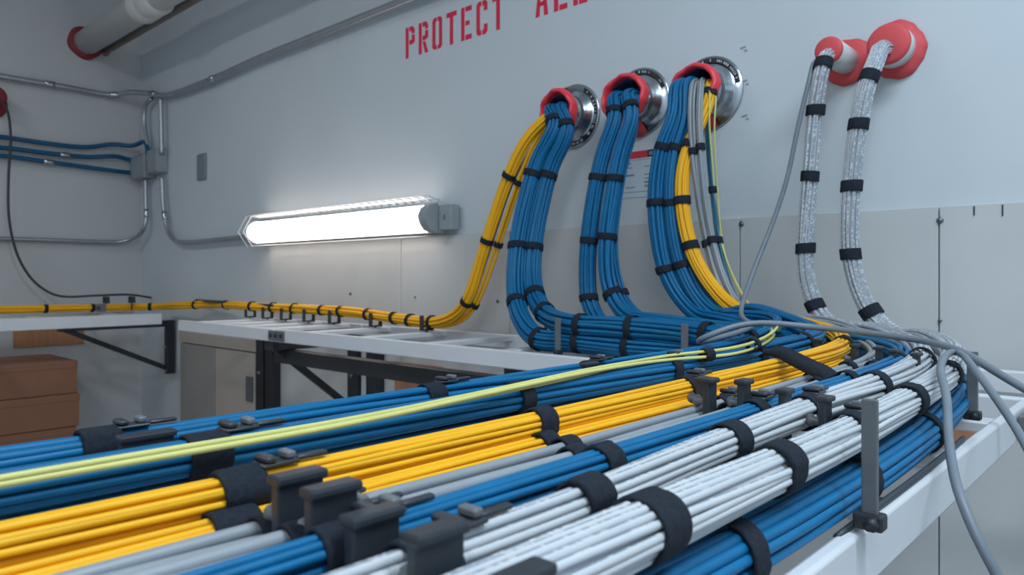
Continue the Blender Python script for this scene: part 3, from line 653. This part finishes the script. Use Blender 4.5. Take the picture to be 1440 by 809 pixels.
bundle('cable_bundle', 'thick yellow bundle from the rightmost metal sleeve running along the near tray',
  [R(-.752, 1.488, .415), R(-.752, 1.44, .413), Y(998, 134, .082), Y(987, 166, .105), Y(971, 200, .118), Y(959, 250, .135), Y(962, 310, .14), Y(978, 365, .14), Y(1003, 405, .14), Y(1032, 434, .15), R(-.52, 1.29, -.08), R(-.42, 1.2, -.089), R(-.357, 1.08, -.094), R(-.337, .98, -.097), R(-.33, .79, -.099), R(-.328, .5, -.1), R(-.327, .2, -.1005), R(-.327, 0, -.1005), R(-.327, -.45, -.1005)],
  [.0135, .0155, .0145, .0105, .0087, .0087, .0087], 13, YEL, [(996, 133), (964, 205), (959, 282), (972, 348), (1185, 488), (965, 538, .015, 1), (752, 596), (320, 690, .022, 1)], group='yellow cable bundles', seed=11, twist=.4, w=.017)
bundle('cable_bundle', 'lower yellow bundle tucked under the bigger yellow run on the near tray',
  [R(-.6, 1.27, -.1), R(-.5, 1.22, -.113), R(-.4, 1.13, -.116), R(-.335, 1.0, -.113), R(-.321, .8, -.1135), R(-.317, .5, -.1143), R(-.316, .2, -.1145), R(-.316, 0, -.1145), R(-.316, -.45, -.1145)],
  .0085, 12, YEL, [(970, 555), (760, 618), (325, 745, .022)], group='yellow cable bundles', seed=12, twist=.4)
bundle('cable_bundle', 'left grey bundle of the rightmost metal sleeve, next to the yellow tray run',
  [R(-.782, 1.488, .425), R(-.78, 1.44, .425), Y(974, 122, .115), Y(972, 150, .125), Y(973, 190, .13), Y(978, 250, .13), Y(986, 305, .12), Y(997, 358, .12), Y(1013, 405, .13), Y(1034, 436, .14), R(-.5, 1.31, -.075), R(-.39, 1.21, -.092), R(-.318, 1.08, -.099), R(-.284, .94, -.102), R(-.278, .6, -.105), R(-.277, .3, -.1055), R(-.277, 0, -.1055), R(-.277, -.4, -.1055)],
  [.0075, .0075, .0072, .0068, .0068], 4, GREY, [(981, 210), (993, 340), (1192, 512), (1140, 529), (1012, 563, .014, 1), (795, 620), (365, 735, .018, 1)], group='grey cable bundles', seed=13, twist=.3, core=True)
bundle('cable_bundle', 'right grey bundle of the rightmost metal sleeve, next to the slim blue tray run',
  [R(-.77, 1.488, .425), R(-.767, 1.44, .425), Y(985, 124, .112), Y(983, 155, .122), Y(984, 195, .127), Y(988, 250, .127), Y(995, 305, .12), Y(1007, 358, .12), Y(1024, 405, .13), Y(1048, 438, .14), R(-.47, 1.32, -.075), R(-.36, 1.21, -.092), R(-.29, 1.08, -.099), R(-.26, .94, -.101), R(-.254, .6, -.103), R(-.252, .3, -.1035), R(-.252, 0, -.1035), R(-.252, -.4, -.1035)],
  [.0072, .0072, .0072, .0072, .0072], 4, GREY, [(988, 210), (1001, 340), (1222, 507), (1150, 536), (1020, 572), (800, 638), (410, 750, .02, 1)], group='grey cable bundles', seed=14, twist=.3)
bundle('cable_bundle', 'thin teal cables dropping just right of the grey pair',
  [R(-.76, 1.488, .40), R(-.758, 1.44, .395), Y(994, 150, .092), Y(996, 200, .095), Y(1000, 250, .09), Y(1005, 295, .09), Y(1013, 350, .1), Y(1027, 400, .115), Y(1045, 432, .14), R(-.5, 1.345, -.085), R(-.42, 1.29, -.1), R(-.36, 1.22, -.115), R(-.315, 1.0, -.122), R(-.295, .6, -.124), R(-.29, .2, -.124)],
  .0058, 3, TEAL, [(1002, 270), (1012, 338)], seed=15)
bundle('cable_bundle', 'pale yellow patch cords from the rightmost metal sleeve lying over the blue run',
  [R(-.748, 1.488, .415), R(-.747, 1.44, .412), Y(1002, 132, .09), Y(999, 165, .098), Y(999, 205, .095), Y(1003, 260, .08), Y(1010, 320, .085), Y(1024, 380, .1), Y(1046, 428, .13), Y(1072, 452, .18), Z(1090, 468, -.072), R(-.375, .85, -.077), R(-.365, .74, -.081), R(-.385, .66, -.0825), R(-.384, .55, -.0825), R(-.374, .4, -.084), R(-.366, .26, -.086), R(-.368, .1, -.086), R(-.368, -.1, -.086), R(-.368, -.45, -.086)],
  [.010, .0105, .0095, .0055, .0034, .0031, .0031], 3, LYEL, [(1062, 494), (1000, 503)], group=None, seed=16, twist=1.2, core=False, wob=.35, w=.012, rsf=.00175)
# --- far left blue run of the near tray
bundle('cable_bundle', 'thin blue bundle along the far edge of the near tray, leftmost of its rows',
  [R(-.487, -.45, -.103), R(-.487, 0, -.103), R(-.486, .2, -.103), R(-.486, .5, -.103), R(-.487, .8, -.102), R(-.488, 1.0, -.098), R(-.49, 1.12, -.088), R(-.505, 1.21, -.076), R(-.56, 1.28, -.07), R(-.66, 1.31, -.07)],
  .0088, 6, BLUE, [(140, 630, .022, 1), (612, 560, .02, 1), (830, 517, .018, 1), (1060, 482)], seed=17, twist=.4)
# --- white bundles
bundle('cable_bundle', 'slim white printed bundle from the smaller red stub, left of the two white drops',
  [R(-.488, 1.40, .412), R(-.489, 1.38, .408), Y(1161, 80, .132), Y(1155, 98, .137), Y(1147, 150, .13), Y(1140, 240, .13), Y(1133, 335, .13), Y(1133, 385, .13), Y(1146, 430, .13), Y(1168, 458, .14), R(-.39, 1.315, -.09), R(-.31, 1.215, -.099), R(-.252, 1.06, -.101), R(-.226, .92, -.101), R(-.214, .785, -.101), R(-.21, .55, -.101), R(-.205, .38, -.101), R(-.1985, .24, -.102), R(-.196, .1, -.102), R(-.195, -.1, -.102), R(-.195, -.45, -.102)],
  [.0135, .0148, .0148, .0125, .0098, .0098, .0102], 12, WCAB, [(1155, 90), (1147, 153), (1138, 250), (1131, 353), (1147, 431), (1302, 511), (1228, 546), (1133, 570, .017, 1), (1020, 622), (830, 703), (590, 790, .02, 1)], group='white cable bundles', seed=18, twist=1.2, w=.019)
bundle('cable_bundle', 'thick white printed bundle from the far right red stub, outermost on the near tray',
  [R(-.404, 1.45, .418), R(-.405, 1.42, .414), Y(1233, 85, .11), Y(1222, 108, .125), Y(1209, 165, .13), Y(1200, 230, .13), Y(1195, 300, .13), Y(1196, 355, .13), Y(1206, 402, .13), Y(1226, 443, .13), Y(1258, 472, .14), R(-.3, 1.275, -.095), R(-.238, 1.15, -.1025), R(-.206, 1.0, -.104), R(-.187, .86, -.106), R(-.174, .6, -.108), R(-.168, .45, -.107), R(-.1655, .30, -.105), R(-.1645, .15, -.104), R(-.1645, -.1, -.104), R(-.1645, -.45, -.104)],
  [.0145, .0158, .0158, .0135, .0124, .0124, .0126], 17, WCAB, [(1220, 107), (1206, 180), (1196, 259), (1197, 356), (1226, 444), (1328, 527), (1278, 565), (1186, 595, .017, 1), (1085, 655), (925, 745)], group='white cable bundles', seed=19, twist=1.2, w=.02)

# ================================================================== LOOSE CABLES
def loose(label, pts, r, m=CORD, name='cable', step=.012):
    P, ss, _ = spline(pts, step); P = smooth(P, 3); V, f = tube_geo(P, r, 10)
    o = link(name, V, f, m, None, True, org=P[0]); return tag(o, label, 'cable')
loose('loose grey cable hanging from the smaller red stub and looping over the tray',
  [R(-.497, 1.42, .39), Y(1146, 82, .12), Y(1140, 105, .14), Y(1122, 180, .15), Y(1106, 255, .16), Y(1086, 315, .18), Y(1062, 375, .22), Y(1042, 435, .3), R(-.47, 1.02, -.075), R(-.5, .95, -.09), R(-.485, .9, -.085), R(-.44, .95, -.063), R(-.37, 1.0, -.067), R(-.27, 1.0, -.074), R(-.215, .97, -.078), R(-.178, .938, -.085), R(-.149, .912, -.099), R(-.122, .90, -.1127), R(-.06, .86, -.145), R(.02, .82, -.21), R(.05, .80, -.4), R(.06, .79, -.9), R(.07, .76, -1.49)], .0042)
loose('grey cable draped over the near tray rail and hanging toward the floor',
  [R(-.02, .50, -.24), R(-.06, .63, -.18), R(-.098, .725, -.134), R(-.126, .78, -.1088), R(-.152, .825, -.0875), Z(1352, 498, -.0815), Z(1342, 494, -.0805), R(-.166, .76, -.0855), R(-.1475, .70, -.102), R(-.141, .67, -.121), R(-.1325, .64, -.137), R(-.121, .603, -.152), R(-.109, .5856, -.1714), R(-.1001, .5805, -.187), R(-.0903, .5826, -.205), R(-.082, .585, -.235), R(-.078, .588, -.35), R(-.075, .59, -.8), R(-.075, .57, -1.49)], .0036)
loose('thin dark cable lying along the inside of the near rail', [R(-.154, .455, -.156), R(-.151, .50, -.1523), R(-.1505, .58, -.152), R(-.1515, .68, -.152), R(-.155, .80, -.1525)], .0024, BCORD)
loose('thin dark cable hanging behind the leftmost blue drop', [Y(752, 380, .02), Y(757, 410, .02), Y(763, 435, .04), Y(768, 462, .08)], .004, BCORD)

# ================================================================== RETAINING POSTS AND CLIPS
def post_plate(label, x, y, ztop, wy=.021, zb=ZT - .003, thick=.0055, group='dark plastic posts between the rows', lug=True):
    z1 = 1.5 + ztop; r = thing('retaining_post', label, 'cable post', (4 + x, -1.5 + y, zb), group)
    X_, Y_ = 4 + x, -1.5 + y
    MB().box((X_ - thick / 2, Y_ - wy / 2, zb + .012), (X_ + thick / 2, Y_ + wy / 2, z1 - .002)).build('blade', PLAST, r, bevel=.001)
    MB().box((X_ - thick * .9, Y_ - wy / 2 - .001, z1 - .004), (X_ + thick * .9, Y_ + wy / 2 + .001, z1)).build('head', PLAST, r, bevel=.0012)
    MB().box((X_ - .010, Y_ - wy / 2 - .003, zb), (X_ + .010, Y_ + wy / 2 + .003, zb + .012)).build('foot', PLAST, r, bevel=.0015)
    if lug: MB().lathe([(0, .009), (.0035, .009), (.0048, .006), (.003, .004), (.003, 0)], (X_ - thick / 2, Y_ - wy / 2 + .005, z1 - .018), (-1, 0, 0), 12).build('lug', PLASG, r, True)
    return r
near = [(-.265, -.0785, 'between the two grey bundles'), (-.2412, -.0790, 'between right grey and slim blue'), (-.2152, -.0835, 'between slim blue and slim white'), (-.181, -.0815, 'between the two white bundles'), (-.1435, -.0855, 'beside the near rail')]
for x, zt_, wh in near: post_plate('dark plastic post in the nearest row across the tray, ' + wh, x, .160, zt_, zb=ZT - .003 if x < -.15 else ZT)
mid = [(-.2925, .55, -.082, 'between yellow and left grey'), (-.265, .509, -.0760, 'between the two grey bundles'), (-.2415, .517, -.0755, 'between right grey and slim blue'), (-.2152, .528, -.081, 'between slim blue and slim white'), (-.186, .526, -.083, 'between the two white bundles')]
for x, y, z_, wh in mid: post_plate('dark plastic post in the second row across the tray, ' + wh, x, y, z_, wy=.013)
far = [(-.362, 1.0, 'between blue and yellow'), (-.3, .95, 'between yellow and left grey'), (-.268, .935, 'between the two grey bundles'), (-.245, .91, 'between right grey and slim blue'), (-.216, .885, 'between slim blue and slim white')]
for x, y, wh in far: post_plate('dark plastic post in the farthest row across the tray, ' + wh, x, y, -.082, wy=.014)
farl = [(-.445, .60, 'between the thin blue bundle and the blue run'), ]
for x, y, wh in farl: post_plate('dark plastic post on the tray ' + wh, x, y, -.086, wy=.02)
post_plate('dark plastic post in the nearest row across the tray, left of the blue run', -.445, .17, -.09, wy=.03)
def side_post(label, x, y, z0, z1, w=.011, t=.004, ax='y', group='flat upright posts on the tray rails'):
    r = thing('side_post', label, 'upright post', (4 + x, -1.5 + y, 1.5 + z0), group); a = np.array([4 + x, -1.5 + y, 0])
    e = np.array([w / 2, t / 2, 0]) if ax == 'x' else np.array([t / 2, w / 2, 0])
    MB().box(a - e + (0, 0, 1.5 + z0), a + e + (0, 0, 1.5 + z1)).build('upright', PLASG, r, bevel=.001)
    f_ = np.array([.0085, .006, 0]); MB().box(a - f_ + (0, 0, 1.5 + z0), a + f_ + (0, 0, 1.5 + z0 + .010)).build('foot', BLACKM, r, bevel=.0015)
    MB().lathe([(0, .005), (.004, .005), (.0045, .003), (.0045, 0)], a + (.003, -.006, 1.5 + z0 + .005), (0, -1, 0), 6).build('bolt', BLACKM, r, True)
side_post('grey flat upright post on the near rail holding the white and blue bundles', -.1405, .472, -.152, -.0735, .0095, .0035, 'x')
side_post('grey flat upright post on the near rail at the tray junction', -.1755, .950, -.159, -.083, .011, .004, 'x')
side_post('grey flat upright post in front of the two blue rows, left one', -1.0 + .056, 1.165, -.158, -.083, .0135, .004, 'x')
side_post('grey flat upright post in front of the two blue rows, right one', -.655, 1.165, -.158, -.083, .0135, .004, 'x')
# U clips along the yellow run on the back and left trays
def uclip(label, c, along, w=.03, h=.045, st=.004):
    c = np.asarray(c, float); r = thing('cable_clip', label, 'cable clip', c, 'small dark clips along the trays')
    al = np.array([1, 0, 0.]) if along == 'x' else np.array([0, 1, 0.]); ac = np.array([0, 1, 0.]) if along == 'x' else np.array([1, 0, 0.])
    def bx_(lo, hi): return MB().box(c + lo, c + hi)
    bx_(-al * .01 - ac * w / 2, al * .01 + ac * w / 2 + (0, 0, .005)).build('base', PLAST, r, bevel=.001)
    for s in (-1, 1):
        p = c + ac * s * w / 2
        MB().box(p - al * .008 - ac * .002, p + al * .008 + ac * .002 + (0, 0, h)).build('prong', PLAST, r, bevel=.001)
    MB().tube([c - (0, 0, st), c + (0, 0, .002)], .003, 8).build('stem', BLACKM, r, True)
names_ = ['first', 'second', 'third', 'fourth', 'fifth', 'sixth', 'seventh']
for i, px in enumerate((352, 376, 402, 434, 470, 528, 600)):
    p = Y(px, 450 if px > 500 else 440, .11); uclip('small dark clip under the yellow bundle on the back tray, %s from the corner' % names_[i], (p[0], -.11, ZT + .001), 'x', .037, .044)
for (x_, y_, lab) in ((.40, -.30, 'left'), (.44, -.205, 'right')): uclip('small dark two pronged clip above the yellow bundle near the corner, %s of two' % lab, (x_, y_, 1.5 - .118), 'y', .04, .03, .034)
c = X(141, 433, .44)
b = thing('buckle', 'grey plastic buckle on the yellow bundle along the left wall', 'cable clip', c - (0, 0, .02))
MB().box(c + (.006, -.02, -.018), c + (.014, .02, .018)).build('buckle_plate', PLASG, b, bevel=.002)
MB().lathe([(0, .004), (.006, .004), (.007, 0)], c + (.014, -.012, 0), (1, 0, 0), 12).build('button', PLAST, b, True)
# wide strap tied slantwise over the yellow run
def sash():
    pts = [R(-.362, .83, -.0885), R(-.345, .808, -.083), R(-.325, .79, -.0825), R(-.303, .765, -.085), R(-.275, .735, -.0885), R(-.255, .71, -.0895), R(-.243, .698, -.093)]
    P, _, _ = spline(pts, .006); T = np.gradient(P, axis=0); T /= np.linalg.norm(T, axis=1)[:, None]
    S = np.cross(T, (0, 0, 1)); S /= np.linalg.norm(S, axis=1)[:, None]; U = np.cross(S, T); c_, s_ = math.cos(.55), math.sin(.55); S, U = S * c_ - U * s_, U * c_ + S * s_; v = []; f = []
    for p, s, u in zip(P, S, U):
        for (i, j) in ((-1, -1), (1, -1), (1, 1), (-1, 1)): v.append(p + s * i * .0085 + u * j * .0012)
    for k in range(len(P) - 1):
        for q in range(4): f.append((k*4+q, k*4+(q+1) % 4, k*4+4+(q+1) % 4, k*4+4+q))
    f += [(3, 2, 1, 0), tuple(len(P)*4 - 4 + q for q in range(4))]
    o = link('cable_strap', v, f, VELCRO, None, True, org=P[0]); tag(o, 'wide black strap laid slantwise across the yellow and grey runs near the junction', 'strap')
sash()

# ================================================================== LIGHTS, CAMERA
def ceiling_light(label, x, y, power, sx=1.2, sy=.3, col=(.86, .94, 1.0)):
    r = thing('ceiling_light', label, 'ceiling light', (x, y, 3.24))
    MB().box((x - sx/2 - .03, y - sy/2 - .03, 3.25), (x + sx/2 + .03, y + sy/2 + .03, 3.299)).build('housing', WHITE, r, bevel=.004)
    MB().box((x - sx/2, y - sy/2, 3.24), (x + sx/2, y + sy/2, 3.2495)).build('diffuser', PANEL, r)
    l = bpy.data.lights.new('ceiling_lamp', 'AREA'); l.shape = 'RECTANGLE'; l.size = sx; l.size_y = sy; l.energy = power; l.color = col
    o = bpy.data.objects.new('ceiling_lamp', l); COL.objects.link(o); o.location = (x, y, 3.23); o.parent = None
ceiling_light('long ceiling light panel over the near tray', 4.7, -1.1, 37, col=(.72, .88, 1.0))
ceiling_light('ceiling light panel behind the viewer', 4.6, -2.7, 26, col=(.84, .93, 1.0))
ceiling_light('added fill light panel on the ceiling, over the left side of the room', 1.6, -2.4, 13, col=(1.0, .97, .95))  # unseen fill lamp, added to keep the left wall bright and neutral

cd = bpy.data.cameras.new('camera'); cam = bpy.data.objects.new('camera', cd); COL.objects.link(cam)
cam.location = tuple(CAM); cam.rotation_euler = (math.pi / 2, 0, math.atan2(.6769, .7361))
cd.sensor_width = 36; cd.lens = F / 1440 * 36; cd.shift_y = -(404.5 - HY) / 1440; cd.clip_start = .01
cd.dof.use_dof = True; cd.dof.focus_distance = .65; cd.dof.aperture_fstop = 14
SC.camera = cam
w = bpy.data.worlds.new('world'); SC.world = w; w.use_nodes = True
w.node_tree.nodes['Background'].inputs[0].default_value = (.6, .7, .8, 1); w.node_tree.nodes['Background'].inputs[1].default_value = .3
SC.view_settings.view_transform = 'Standard'; SC.view_settings.look = 'None'; SC.view_settings.exposure = 0; SC.view_settings.gamma = 1
SC.view_settings.use_curve_mapping = False
